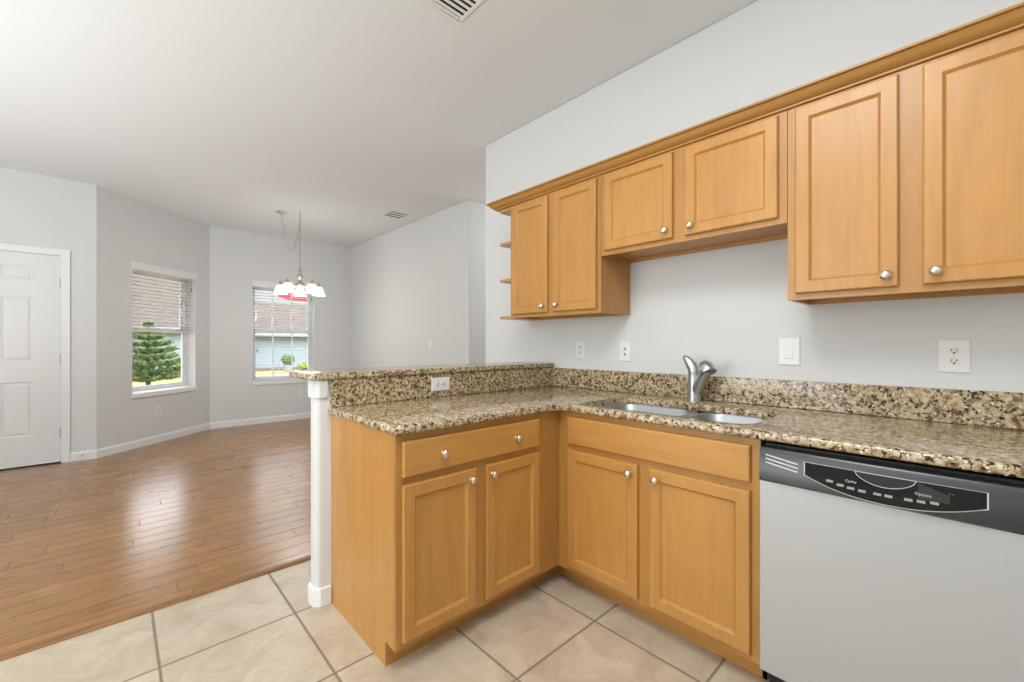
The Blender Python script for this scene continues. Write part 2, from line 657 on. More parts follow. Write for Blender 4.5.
# baseboards
BP = [(0, 0), (-0.014, 0), (-0.014, 0.072), (-0.009, 0.088), (-0.004, 0.092), (0, 0.092)]


def baseboard(name, p0, p1, label=None):
    p0 = Vector((*p0, 0)); p1 = Vector((*p1, 0))
    d = (p1 - p0).normalized(); n = Vector((-d.y, d.x, 0))   # left of travel = into wall
    b = new()
    loft(b, [[p + n * x + Vector((0, 0, z)) for x, z in BP] for p in (p0, p1)])
    return struct(name, b, M['trim'])


baseboard('baseboard_door', (BX, -1.985), (BX, BY + .004))
baseboard('baseboard_bay', (BX, BY), (AX + .004, AY - .004))
baseboard('baseboard_window', (WX, AY), (WX, DY))
baseboard('baseboard_dining', (WX, DY), (DX, DY))
baseboard('baseboard_left', (BX, RY), (BX, DR0 - .07))

# half wall that carries the bar
HX0, HX1, HY0 = -0.722, -0.628, -0.968
b = new(); prism(b, rrect(HX0, HX1, HY0, WY, 0.026, 5)[::1], 0, 1.0488)
struct('wall_half', b, M['wall'], smooth=True)
b = new()
o_ = 0.013
ring_w = [(HX0 - o_, WY), (HX0 - o_, HY0 + .016), (HX0 + .016, HY0 - o_), (HX1 - .016, HY0 - o_), (HX1 + o_, HY0 + .016), (HX1 + o_, -0.9015), (HX1 - .03, -0.9015), (HX1 - .03, WY)]
prism(b, ring_w, 0, 0.085)
struct('baseboard_half', b, M['trim'], bevel=0.004)
b = new()
o_ = 0.012
cap = [(HX0 - o_, WY), (HX0 - o_, HY0 + .012), (HX0 + .012, HY0 - o_), (HX1 - .012, HY0 - o_), (HX1 + o_, HY0 + .012), (HX1 + o_, -0.9165), (HX1 - .03, -0.9165), (HX1 - .03, WY)]
prism(b, cap, 0.962, 1.0488)
struct('trim_2', b, M['wall'], bevel=0.006)['label'] = 'painted collar under the end of the raised bar'

# ------------------------------------------------------------------ interior door
dr = thing('door_1', 'white six panel door with three hinges left of the bay', 'door', (BX, 0, 0))
dr['kind'] = 'structure'
del dr['category']


def panel_face(b, u0, u1, z0, z1, place):
    """raised panel: moulded groove around a flat field, sitting in a door face (d=0 is the face)"""
    prof = [(0.0, 0.0), (0.006, -0.007), (0.016, -0.008), (0.034, -0.001), (0.040, -0.0005)]
    rings = []
    for ins, d in prof:
        rings.append([place(u, d, z) for u, z in ((u0 + ins, z0 + ins), (u1 - ins, z0 + ins), (u1 - ins, z1 - ins), (u0 + ins, z1 - ins))])
    loft(b, rings, cap0=False, cap1=True)


def face_with_panels(b, us, zs, holes, place, depth):
    """front face grid with panels in the listed cells, a flat back and edges"""
    for i in range(len(us) - 1):
        for j in range(len(zs) - 1):
            if (i, j) in holes:
                panel_face(b, us[i], us[i + 1], zs[j], zs[j + 1], place)
            else:
                b.faces.new([b.verts.new(place(u, 0, z)) for u, z in ((us[i], zs[j]), (us[i + 1], zs[j]), (us[i + 1], zs[j + 1]), (us[i], zs[j + 1]))])
    r = [(us[0], zs[0]), (us[-1], zs[0]), (us[-1], zs[-1]), (us[0], zs[-1])]
    loft(b, [[place(u, 0, z) for u, z in r], [place(u, -depth, z) for u, z in r]], cap0=False, cap1=True)


b = new()
ys = [DR0 + .003, -2.784, -2.580, -2.446, -2.242, DR1 - .004]
zs = [0.022, 0.303, 0.838, 1.046, 1.680, 1.848, 1.987, 2.112]
face_with_panels(b, ys, zs, {(i, j) for i in (1, 3) for j in (1, 3, 5)}, lambda u, d, z: Vector((BX - .012 + d, u, z)), 0.035)
obj('door_leaf', b, M['door'], dr)
b = new()
for y0, y1, z0, z1 in ((DR1, DR1 + .064, 0, 2.118 + .064), (DR0 - .064, DR0, 0, 2.118 + .064), (DR0, DR1, 2.118, 2.118 + .064)):
    box(b, BX, BX + .014, y0, y1, z0, z1)
    s = 1 if y0 >= DR1 else -1
for y0, y1, z0, z1 in ((DR1 + .044, DR1 + .064, 0, 2.182), (DR0 - .064, DR0 - .044, 0, 2.182), (DR0, DR1, 2.162, 2.182)):
    box(b, BX + .014, BX + .019, y0, y1, z0, z1)
obj('door_casing', b, M['trim'], dr, bevel=0.003)
b = new()
for y0, y1, z0, z1 in ((DR1 - .002, DR1 + .001, 0, 2.118), (DR0 - .001, DR0 + .002, 0, 2.118), (DR0, DR1, 2.114, 2.118)):
    box(b, BX - .12, BX, y0, y1, z0, z1)
obj('door_jamb', b, M['trim'], dr)
for hz in (1.837, 1.061, 0.305):
    b = new()
    tube(b, [(BX + .001, DR1 - .002, hz - .05), (BX + .001, DR1 - .002, hz + .05)], 0.008, 10)
    box(b, BX - .014, BX - .002, DR1 - .006, DR1 - .0005, hz - .048, hz + .048)
    obj('hinge', b, M['brass'], dr, smooth=True)
b = new()
box(b, BX - .10, BX + .004, DR0, DR1, 0.0, 0.012)
obj('threshold', b, M['black'], dr)
b = new()
lathe(b, [(0.001, 0.075), (0.020, 0.074), (0.029, 0.06), (0.028, 0.042), (0.014, 0.03), (0.012, 0.008), (0.032, 0.006), (0.032, 0.0)], (BX - .012, DR0 + .07, 0.98), 18, Matrix.Rotation(math.pi / 2, 4, 'Y'), True, True)
obj('door_knob', b, M['brass'], dr, smooth=True)

# spring door stop on the skirting beside the door
b = new()
m = Matrix.Rotation(math.pi / 2, 4, 'Y')
prof = [(0.011, 0.0), (0.011, 0.006)]
for i in range(10):
    prof += [(0.0055, 0.008 + i * .005), (0.0075, 0.0105 + i * .005)]
lathe(b, prof + [(0.006, 0.06)], (BX + .0142, -1.90, 0.055), 12, m, True, True)
ds = tag(obj('door_stop', b, M['brass'], smooth=True), 'small spring door stop on the white skirting right of the door', 'door stop')
b = new()
lathe(b, [(0.008, 0.059), (0.009, 0.064), (0.009, 0.07), (0.005, 0.074)], (BX + .0142, -1.90, 0.055), 12, m, True, True)
obj('rubber_tip', b, M['plate'], ds, smooth=True)


# ------------------------------------------------------------------ windows and blinds (local frame: x along wall, -y into the room)
def window(name, loc, rotz, u0, u1, z0, z1, rail, muntins):
    w = thing(name, 'white sash window', 'window', loc, rotz)
    w['kind'] = 'structure'; del w['category']; del w['label']
    D0, D1 = 0.125, 0.185
    fw = 0.030
    b = new()
    for a in ((u0, u0 + fw, z0, z1), (u1 - fw, u1, z0, z1), (u0 + fw, u1 - fw, z0, z0 + fw), (u0 + fw, u1 - fw, z1 - fw, z1)):
        box(b, a[0], a[1], D0, D1, a[2], a[3])
    obj('window_frame', b, M['vinyl'], w, local=True, bevel=0.003)
    for nm, za, zb, dd in (('upper_sash', rail - .02, z1 - fw, 0.158), ('lower_sash', z0 + fw, rail + .022, 0.132)):
        b = new(); st = 0.034
        x0, x1 = u0 + fw, u1 - fw
        for a in ((x0, x0 + st, za, zb), (x1 - st, x1, za, zb), (x0 + st, x1 - st, za, za + st + .006), (x0 + st, x1 - st, zb - st - .006, zb)):
            box(b, a[0], a[1], dd, dd + .024, a[2], a[3])
        for k in muntins:
            xm = x0 + (x1 - x0) * k
            box(b, xm - .009, xm + .009, dd + .003, dd + .018, za + st, zb - st)
        s = obj(nm, b, M['vinyl'], w, local=True, bevel=0.002)
        b = new(); box(b, x0 + st - .004, x1 - st + .004, dd + .010, dd + .013, za + st, zb - st)
        obj('glass_pane', b, M['glass'], s, local=True)
    # sill and apron, painted returns are the wall itself
    b = new(); box(b, u0 - .018, u1 + .018, -0.022, 0.0, z0 - .052, z0 + .004); box(b, u0 + .001, u1 - .001, 0.0, D0, z0 - .010, z0 + .010)
    obj('window_sill', b, M['trim'], w, local=True, bevel=0.004)
    return w


def blind(loc, rotz, u0, u1, z0, z1, label, tilt=math.radians(-4), drop=None):
    w = thing('window_blind', label, 'blind', loc, rotz, 'white slatted window blinds')
    yc = 0.062
    x0, x1 = u0 + .008, u1 - .008
    b = new(); box(b, u0 - .012, u1 + .012, -0.020, -0.006, z1 - .042, z1 + .050)
    box(b, u0 - .012, u0 - .004, -0.006, -.0005, z1 - .042, z1 + .050); box(b, u1 + .004, u1 + .012, -0.006, -.0005, z1 - .042, z1 + .050)
    obj('valance', b, M['slat'], w, local=True, bevel=0.004)
    b = new(); box(b, x0, x1, 0.030, 0.088, z1 - .052, z1 - .002)
    obj('head_rail', b, M['slat'], w, local=True)
    zlow = z0 if drop is None else drop
    zt, zb = z1 - .080, zlow + .050
    n = int(round((zt - zb) / 0.0435))
    b = new()
    for i in range(n + 1):
        z = zb + (zt - zb) * i / n
        ct, sn = math.cos(tilt), math.sin(tilt)
        mt = Matrix.Translation((0, yc, z)) @ Matrix.Rotation(tilt, 4, 'X')
        # slightly crowned slat
        rings = []
        for x in (x0, x1):
            rings.append([mt @ Vector((x, yy, zz)) for yy, zz in ((-.025, -.0012), (-.012, .0008), (0, .0016), (.012, .0008), (.025, -.0012), (.025, -.0026), (.012, -.0006), (0, .0002), (-.012, -.0006), (-.025, -.0026))])
        loft(b, rings)
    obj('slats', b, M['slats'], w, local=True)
    b = new(); box(b, x0, x1, yc - .026, yc + .026, zlow + .013, zlow + .032)
    obj('bottom_rail', b, M['slat'], w, local=True, bevel=0.003)
    L = x1 - x0
    for k in (0.12, 0.42, 0.88) if L > .5 else (0.2, 0.8):
        b = new()
        for yy in (yc - .027, yc + .027):
            tube(b, [(x0 + L * k, yy, zlow + .03), (x0 + L * k, yy, z1 - .03)], 0.0011, 5)
        obj('ladder_cord', b, M['cord'], w, local=True)
    b = new()
    xc = x0 + .055
    tube(b, [(xc, 0.018, z1 - .05), (xc + .002, 0.016, z1 - .5), (xc, 0.018, z0 + .50)], 0.0016, 6)
    pc = obj('pull_cord', b, M['cord'], w, local=True)
    b = new()
    lathe(b, [(0.003, 0.0), (0.005, -.006), (0.010, -.05), (0.009, -.056), (0.001, -.058)], (xc, 0.018, z0 + .505), 10, None, True, True)
    obj('tassel', b, M['tassel'], pc, local=True, smooth=True)
    b = new()
    xc = x1 - .04
    tube(b, [(xc, 0.020, z1 - .06), (xc, 0.018, z1 - .16)], 0.0016, 6)
    tube(b, [(xc, 0.018, z1 - .16), (xc, 0.018, z1 - .20)], [.004, .006], 8)
    obj('tilt_cord', b, M['tassel'], w, local=True)
    return w


window('window_1', (BX, BY, 0), bay_rot, *W1, 1.395, ())
window('window_2', (WX, AY, 0), math.pi / 2, *W2, 1.420, (0.333, 0.667))
blind((BX, BY, 0), bay_rot, *W1, 'white slatted blind in the window nearer the door, pine tree behind it', drop=1.345)
blind((WX, AY, 0), math.pi / 2, *W2, 'white slatted blind in the window behind the chandelier')


# ------------------------------------------------------------------ cabinets
def placer(axis, off):
    """local (u, d out of the face, z) -> world"""
    if axis == 'y':     # face looks to -y
        return lambda u, d, z: Vector((u, off - d, z))
    return lambda u, d, z: Vector((off + d, u, z))   # face looks to +x


def lbox(b, P, u0, u1, d0, d1, z0, z1):
    vs = [b.verts.new(P(u, d, z)) for z in (z0, z1) for d in (d0, d1) for u in (u0, u1)]
    for f in ((0, 2, 3, 1), (4, 5, 7, 6), (0, 1, 5, 4), (2, 6, 7, 3), (0, 4, 6, 2), (1, 3, 7, 5)):
        b.faces.new([vs[i] for i in f])


def shaker(parent, P, u0, u1, z0, z1, mat, name='door', stile=0.046):
    """recessed-panel cabinet door with eased edge and a small inner bead"""
    prof = [(0.0, 0.001), (0.0, 0.013), (0.0015, 0.0165), (0.005, 0.019), (stile, 0.019), (stile + .002, 0.0165), (stile + .007, 0.0105), (stile + .009, 0.0080), (stile + .011, 0.0078)]
    b = new()
    rings = []
    for ins, d in prof:
        rings.append([P(u, d, z) for u, z in ((u0 + ins, z0 + ins), (u1 - ins, z0 + ins), (u1 - ins, z1 - ins), (u0 + ins, z1 - ins))])
    loft(b, rings)
    return obj(name, b, mat, parent)


def slab(parent, P, u0, u1, z0, z1, mat, name):
    prof = [(0.0, 0.001), (0.0, 0.013), (0.0015, 0.0165), (0.006, 0.019)]
    b = new()
    loft(b, [[P(u, d, z) for u, z in ((u0 + i, z0 + i), (u1 - i, z0 + i), (u1 - i, z1 - i), (u0 + i, z1 - i))] for i, d in prof])
    return obj(name, b, mat, parent)


def knob(parent, P, u, z):
    b = new()
    o0 = P(u, 0.019, z); ax = (P(u, 1, z) - P(u, 0, z))
    q = Vector((0, 0, 1)).rotation_difference(ax).to_matrix().to_4x4()
    lathe(b, [(0.0095, 0.0), (0.0095, 0.002), (0.0065, 0.005), (0.0060, 0.011), (0.0095, 0.015), (0.0155, 0.0185), (0.0165, 0.022), (0.0150, 0.026), (0.0095, 0.0295), (0.0015, 0.031)], o0, 18, q, True, True)
    return obj('knob', b, M['nickel'], parent, smooth=True, angle=60)


UF = 0.358           # face of the wall cabinets
UZ0, UZ1 = 1.391, 2.165
SZ0 = 1.708          # underside of the short one
PU = placer('y', UF)


def wall_cabinet(u0, u1, z0, doors, label, ls=0.032, rs=0.032):
    c = thing('wall_cabinet', label, 'kitchen cabinet', ((u0 + u1) / 2, WY, z0), 0, 'maple wall cabinets over the counter')
    b = new()
    e = 0.0006
    y0, y1 = UF + .019, WY - .001
    box(b, u0 + e, u0 + .017, y0, y1, z0, UZ1)
    box(b, u1 - .017, u1 - e, y0, y1, z0, UZ1)
    box(b, u0 + .017, u1 - .017, y0, y1, z0 + .018, z0 + .034)
    box(b, u0 + .017, u1 - .017, y0, y1, UZ1 - .016, UZ1)
    box(b, u0 + .017, u1 - .017, y1 - .006, y1, z0 + .034, UZ1 - .016)
    box(b, u0 + .017, u1 - .017, y1 - .020, y1 - .006, z0, z0 + .018)
    obj('carcass', b, M['wood_in'], c)
    b = new()
    mid0, mid1 = doors[0][1] - .012, doors[1][0] + .012
    for a in ((u0 + e, u0 + ls + .008), (u1 - rs - .008, u1 - e), (mid0, mid1)):
        lbox(b, PU, a[0], a[1], -.019, 0, z0, UZ1)
    for a in ((u0 + ls + .008, mid0), (mid1, u1 - rs - .008)):
        lbox(b, PU, a[0], a[1], -.019, 0, z0, z0 + .032)
        lbox(b, PU, a[0], a[1], -.019, 0, UZ1 - .032, UZ1)
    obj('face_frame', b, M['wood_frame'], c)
    dz = z0 + .024
    for i, (a, bb) in enumerate(doors):
        d = shaker(c, PU, a, bb, dz, 2.1525, M['wood_z'])
        knob(d, PU, bb - .032 if i == 0 else a + .032, dz + .040)
    return c


wall_cabinet(-0.742, 0.0065, UZ0, [(-0.711, -0.390), (-0.341, -0.020)], 'maple wall cabinet with two narrow tall doors, beside the open corner shelves')
wall_cabinet(0.0075, 0.913, SZ0, [(0.037, 0.431), (0.493, 0.883)], 'short maple wall cabinet with two doors above the sink')
wall_cabinet(0.914, 1.690, UZ0, [(0.943, 1.250), (1.3105, 1.660)], 'tall maple wall cabinet with two doors above the dishwasher')

# open end shelves
SX = -0.872
sh = thing('corner_shelf', 'open maple end shelves left of the wall cabinets', 'shelf', (-0.7432, WY, UZ0))
for z in (1.391, 1.652, 1.912, 2.147):
    b = new()
    rr = 0.020
    poly = [(-0.7428, WY - .001), (SX, WY - .001)] + arc(SX + rr, UF + .004 + rr, rr, 180, 270, 5) + [(-0.7428, UF + .004)]
    prism(b, poly, z, z + .018)
    obj('shelf_board', b, M['wood_x'], sh, bevel=0.002)

# crown moulding with a mitred return at the shelf end
prof = [(0.0, 2.166), (0.006, 2.166), (0.011, 2.1680), (0.0115, 2.1735), (0.010, 2.1755), (0.016, 2.178), (0.027, 2.184), (0.036, 2.193), (0.042, 2.2035), (0.0445, 2.2065), (0.043, 2.2085), (0.053, 2.2085), (0.055, 2.211), (0.055, 2.217), (0.052, 2.219), (0.0, 2.219)]
b = new()
loft(b, [[(1.690, UF - d, z) for d, z in prof], [(SX - .018 - d, UF - d, z) for d, z in prof], [(SX - .018 - d, WY - .001, z) for d, z in prof]])
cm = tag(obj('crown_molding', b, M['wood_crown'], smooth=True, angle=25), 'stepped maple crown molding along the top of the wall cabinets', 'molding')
b = new()
box(b, SX - .0175, 1.690, UF + .0005, WY - .001, 2.1662, 2.180)
obj('top_board', b, M['wood_in'], cm)

# ---- base cabinets
CZ = 0.885
ZF = 0.095
PS = placer('y', 0.0)
PP = placer('x', 0.0)

# sink base
c = thing('base_cabinet', 'maple sink base cabinet with false drawer front and two doors', 'kitchen cabinet', (0.48, 0.3, 0), 0, 'maple base cabinets under the counter')
b = new()
box(b, 0.0205, 0.037, 0.019, WY - .002, ZF, CZ)
box(b, 0.905, 0.9215, 0.019, WY - .002, ZF, CZ)
box(b, 0.905, 0.9215, 0.080, WY - .002, 0, ZF)
box(b, 0.037, 0.905, 0.019, WY - .002, ZF, ZF + .016)
box(b, 0.037, 0.905, WY - .010, WY - .002, ZF + .016, CZ)
obj('carcass', b, M['wood_in'], c)
b = new()
for a in ((0.0005, 0.082), (0.880, 0.9225), (0.441, 0.521)):
    lbox(b, PS, a[0], a[1], -.019, 0, ZF, CZ)
for a in ((0.082, 0.441), (0.521, 0.880)):
    lbox(b, PS, a[0], a[1], -.019, 0, ZF, ZF + .038)
    lbox(b, PS, a[0], a[1], -.019, 0, 0.690, 0.735)
    lbox(b, PS, a[0], a[1], -.019, 0, CZ - .036, CZ)
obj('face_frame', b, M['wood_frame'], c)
b = new(); box(b, -0.079, 0.9225, 0.080, 0.095, 0, ZF)
obj('toe_kick', b, M['wood_x'], c)
slab(c, PS, 0.069, 0.893, 0.726, 0.857, M['wood_x'], 'false_drawer_front')
for i, (a, bb) in enumerate(((0.069, 0.453), (0.5087, 0.893))):
    d = shaker(c, PS, a, bb, 0.121, 0.697, M['wood_z'])
    knob(d, PS, bb - .034 if i == 0 else a + .034, 0.697 - .040)

# peninsula base
c = thing('base_cabinet', 'maple peninsula base cabinet with one drawer above two doors, under the raised bar', 'kitchen cabinet', (-0.3, -0.5, 0), 0, 'maple base cabinets under the counter')
b = new()
x0, x1 = HX1 + .0010, -0.019
box(b, x0, x1, -0.890, -0.884, ZF, CZ)
box(b, x0, x1, -0.080, -0.064, ZF, CZ)
box(b, x0, x1, -0.884, -0.080, ZF, ZF + .016)
box(b, x0, x0 + .006, -0.884, -0.080, ZF + .016, CZ)
obj('carcass', b, M['wood_in'], c)
b = new()
for a in ((-0.900, -0.865), (-0.167, 0.0), (-0.5535, -0.4715)):
    lbox(b, PP, a[0], a[1], -.019, 0, ZF, CZ)
for a in ((-0.865, -0.5535), (-0.4715, -0.167)):
    lbox(b, PP, a[0], a[1], -.019, 0, ZF, ZF + .038)
    lbox(b, PP, a[0], a[1], -.019, 0, 0.690, 0.735)
    lbox(b, PP, a[0], a[1], -.019, 0, CZ - .036, CZ)
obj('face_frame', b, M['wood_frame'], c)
b = new()
pts = [(HX1 + .0010, 0), (-0.0800, 0), (-0.0800, ZF), (-0.0195, ZF), (-0.0195, CZ), (HX1 + .0010, CZ)]
loft(b, [[(x, y, z) for x, z in pts] for y in (-0.9000, -0.8902)])
obj('end_panel', b, M['wood_z'], c)
b = new(); box(b, -0.095, -0.080, -0.8901, 0.0795, 0, ZF)
obj('toe_kick', b, M['wood_y'], c)
d = slab(c, PP, -0.8767, -0.1552, 0.726, 0.857, M['wood_y'], 'drawer')
knob(d, PP, -0.706, 0.7895); knob(d, PP, -0.312, 0.7895)
for i, (a, bb) in enumerate(((-0.8767, -0.5394), (-0.4857, -0.1552))):
    d = shaker(c, PP, a, bb, 0.121, 0.697, M['wood_z'])
    knob(d, PP, bb - .030 if i == 0 else a + .030, 0.697 - .040)

# ------------------------------------------------------------------ granite
TZ0, TZ1 = 0.8855, 0.9180
outer = []
outer += arc(0.030 - .035, -0.915 + .035, .035, 270, 360, 6)          # near corner of the peninsula
outer += arc(0.030 + .075, -0.032 - .075, .075, 180, 90, 8)           # inner corner
outer += [(1.600, -0.032), (1.600, WY - .0005), (HX1 + .0005, WY - .0005), (HX1 + .0005, -0.915)]
hole = rrect(0.088, 0.872, 0.046, 0.462, 0.085, 8)
b = new()


def loop_verts(b, poly, z):
    vs = [b.verts.new((x, y, z)) for x, y in poly]
    es = [b.edges.new((vs[i], vs[(i + 1) % len(vs)])) for i in range(len(vs))]
    return vs, es


ro = 0.013
tops = []


def inset(poly, d):
    """shrink a counter-clockwise polygon by d"""
    n = len(poly); out = []
    for i in range(n):
        p0, p1, p2 = Vector(poly[i - 1]), Vector(poly[i]), Vector(poly[(i + 1) % n])
        e1 = (p1 - p0); e2 = (p2 - p1)
        if e1.length < 1e-9: e1 = e2
        if e2.length < 1e-9: e2 = e1
        e1.normalize(); e2.normalize()
        n1 = Vector((-e1.y, e1.x)); n2 = Vector((-e2.y, e2.x))
        m = (n1 + n2).normalized()
        k = d / max(0.3, m.dot(n1))
        out.append((p1.x + m.x * k, p1.y + m.y * k))
    return out


def round_slab(b, poly, holes, z0, z1, r, n=4):
    """slab with bullnosed outer edge; holes get a plain eased edge"""
    seq = [(r * (1 - math.sin(math.pi / 2 * k / n)), z0 + r * .75 * (1 - math.cos(math.pi / 2 * k / n))) for k in range(n + 1)]
    seq = [(r * .75 * (1 - math.sin(math.pi / 2 * k / n)), z0 + r * .75 * (1 - math.cos(math.pi / 2 * k / n))) for k in range(n + 1)]
    up = [(r * (1 - math.cos(math.pi / 2 * k / n)), z1 - r + r * math.sin(math.pi / 2 * k / n)) for k in range(n + 1)]
    rings = [[(x, y, z) for x, y in inset(poly, d)] for d, z in seq + up]
    R = loft(b, rings, False, False)
    edges_t, edges_b = [], []
    for ring, dst in ((R[-1], edges_t), (R[0], edges_b)):
        for i in range(len(ring)):
            dst.append(b.edges.get((ring[i], ring[(i + 1) % len(ring)])))
    for h in holes:
        hr = [[(x, y, z) for x, y in inset(h, d)] for d, z in ((0.0, z0), (0.0, z1 - .004), (-.0012, z1 - .0012), (-.004, z1))]
        H = loft(b, hr, False, False)
        for ring, dst in ((H[-1], edges_t), (H[0], edges_b)):
            for i in range(len(ring)):
                dst.append(b.edges.get((ring[i], ring[(i + 1) % len(ring)])))
    for es in (edges_t, edges_b):
        bmesh.ops.triangle_fill(b, edges=es, use_beauty=True, use_dissolve=False)


round_slab(b, outer, [hole], TZ0, TZ1, ro)
ct = tag(obj('countertop', b, M['granite'], smooth=True, angle=35), 'speckled beige granite L shaped countertop with sink cutout', 'countertop')
b = new(); box(b, HX1 + .0155, 1.600, WY - .021, WY - .0007, TZ1 + .0002, 1.045)
obj('backsplash', b, M['granite'], ct, bevel=0.003)
b = new(); box(b, HX1 + .0007, HX1 + .0150, -0.908, WY - .0007, TZ1 + .0002, 1.0490)
obj('backsplash', b, M['granite'], ct, bevel=0.003)
b = new(); box(b, 1.553, 1.572, 0.0, WY - .003, 0.0, TZ0 - .0005)
obj('support_panel', b, M['wood_z'], ct)

b = new()
bar = arc(-0.600 - .03, -1.010 + .03, .03, 270, 360, 6) + [(-0.600, WY - .0225), (-0.6122, WY - .0225), (-0.6122, WY - .0006), (-0.925, WY - .0006)] + arc(-0.925 + .04, -1.010 + .04, .04, 180, 270, 6)
round_slab(b, bar, [], 1.0492, 1.0795, 0.012)
tag(obj('bar_top', b, M['granite'], smooth=True, angle=35), 'raised granite bar ledge on the half wall', 'bar top')

# ------------------------------------------------------------------ sink
sk = thing('kitchen_sink', 'double bowl stainless steel undermount sink in the granite counter', 'sink', (0.48, 0.25, 0.70))


def bowl(x0, x1, y0, y1, zt, zb, r):
    b = new()
    rings = []
    for ins, z, rr in ((-0.018, zt - .0015, r + .018), (-0.018, zt, r + .018), (0, zt, r), (0.004, zt - .006, r), (0.012, zb + .03, r), (0.020, zb + .010, r - .006), (0.045, zb + .001, r - .02), (0.09, zb - .001, max(.01, r - .05))):
        rings.append([(x, y, z) for x, y in rrect(x0 + ins, x1 - ins, y0 + ins, y1 - ins, rr, 6)])
    loft(b, rings, False, True)
    return b


zt = TZ0 - .0006
o = obj('bowl', bowl(0.100, 0.515, 0.060, 0.450, zt, 0.70, 0.075), M['sinksteel'], sk, smooth=True, angle=50)
b = new(); lathe(b, [(0.001, 0.7045), (0.030, 0.7045), (0.040, 0.7030), (0.044, 0.7000)], (0.307, 0.255, 0), 20); obj('drain', b, M['drain'], o, smooth=True)
o = obj('bowl', bowl(0.555, 0.862, 0.060, 0.450, zt, 0.72, 0.075), M['sinksteel'], sk, smooth=True, angle=50)
b = new(); lathe(b, [(0.001, 0.7245), (0.030, 0.7245), (0.040, 0.7230), (0.044, 0.7200)], (0.708, 0.255, 0), 20); obj('drain', b, M['drain'], o, smooth=True)

# ------------------------------------------------------------------ faucet
FX, FY = 0.447, 0.552
fc = thing('faucet', 'brushed steel kitchen faucet with pull out spray head behind the sink', 'faucet', (FX, FY, TZ1))
b = new()
lathe(b, [(0.0335, TZ1 + .0003), (0.0335, TZ1 + .004), (0.0330, TZ1 + .010), (0.0315, 0.96), (0.0300, 1.04), (0.0290, 1.066), (0.0295, 1.068)], (FX, FY, 0), 24, None, True, True)
obj('body', b, M['steel'], fc, smooth=True, angle=50)
b = new()
lp = [(FX, FY, 1.068), (FX - .002, FY, 1.084), (FX - .010, FY - .002, 1.102), (FX - .024, FY - .006, 1.122), (FX - .040, FY - .010, 1.142), (FX - .050, FY - .012, 1.152)]
tube(b, lp, [0.0290, 0.0295, 0.0280, 0.0235, 0.0165, 0.0070], 18)
obj('lever', b, M['steel'], fc, smooth=True, angle=60)
b = new()
sp = [(FX + .006, FY - .004, 0.962), (FX + .024, FY - .012, 0.995), (FX + .048, FY - .022, 1.040), (FX + .066, FY - .031, 1.072), (FX + .078, FY - .038, 1.090)]
tube(b, sp, [0.024, 0.0270, 0.0265, 0.0265, 0.028], 18)
s = obj('spout', b, M['steel'], fc, smooth=True, angle=60)
b = new()
ax = Vector((0.50, -0.28, -0.82)).normalized()
q = Vector((0, 0, 1)).rotation_difference(ax).to_matrix().to_4x4()
hc = Vector((FX + .076, FY - .036, 1.096))
lathe(b, [(0.002, -.037), (0.018, -.034), (0.030, -.024), (0.0375, -.008), (0.0395, .012), (0.0405, .026), (0.0385, .031)], hc, 22, q, True, False)
hd = obj('spray_head', b, M['steel'], s, smooth=True, angle=50)
b = new()
lathe(b, [(0.0385, .031), (0.034, .032), (0.032, .028), (0.001, .028)], hc, 22, q)
obj('spray_face', b, M['drain'], hd, smooth=True)

# ------------------------------------------------------------------ dishwasher
dw = thing('dishwasher', 'stainless steel dishwasher with dark control console under the counter', 'dishwasher', (1.237, 0.3, 0))
DX0, DX1 = 0.9305, 1.5445
FYD = -0.036
b = new()
box(b, DX0 + .004, DX1 - .004, 0.012, WY - .03, 0.100, 0.872)
obj('tub_housing', b, M['black'], dw)
b = new()
box(b, DX0, DX1, FYD, 0.010, 0.108, 0.752)
obj('door', b, M['dwsteel'], dw, bevel=0.002, seg=2)
# console: slightly bowed face
zc0, zc1 = 0.7535, 0.864
b = new()
N = 24


def bow(x):
    t = (x - DX0) / (DX1 - DX0)
    return 0.012 * (1 - (2 * t - 1) ** 2)


rings = []
for i in range(N + 1):
    x = DX0 + (DX1 - DX0) * i / N
    k = bow(x)
    rings.append([(x, 0.010, zc0), (x, FYD - k * .6, zc0), (x, FYD - .005 - k, zc0 + .006), (x, FYD - .002 - k, zc1 - .012), (x, FYD + .006 - k, zc1), (x, 0.010, zc1)])
loft(b, rings)
cs = obj('console', b, M['dwconsole'], dw, smooth=True, angle=40)


def con_y(x, z):
    """y of the console face"""
    t = (z - (zc0 + .006)) / (zc1 - .012 - zc0 - .006)
    return FYD - bow(x) - .005 + .003 * max(0, min(1, t))


def face_patch(name, mat, parent, xs, zlo, zhi, lift, thick=0.0):
    b = new()
    lo, hi = [], []
    rings = []
    for x in xs:
        a, c_ = zlo(x), zhi(x)
        rings.append([(x, con_y(x, a) - lift, a), (x, con_y(x, c_) - lift, c_), (x, con_y(x, c_) + .002, c_), (x, con_y(x, a) + .002, a)])
    loft(b, rings)
    return obj(name, b, mat, parent)


# console vents
for i in range(3):
    z = 0.8425 - i * .0125
    face_patch('vent_slot', M['greyprint'], cs, [0.950 + k * .0156 for k in range(7)], lambda x: z - .0020 - .15 * (x - .95), lambda x: z + .0022 - .15 * (x - .95), .0006)
PX0, PX1 = 1.063, 1.447


def pan_lo(x):
    t = max(-1, min(1, 2 * (x - PX0) / (PX1 - PX0) - 1))
    return 0.7610 + 0.040 * abs(t) ** 2.2


def pan_hi(x):
    return 0.8405


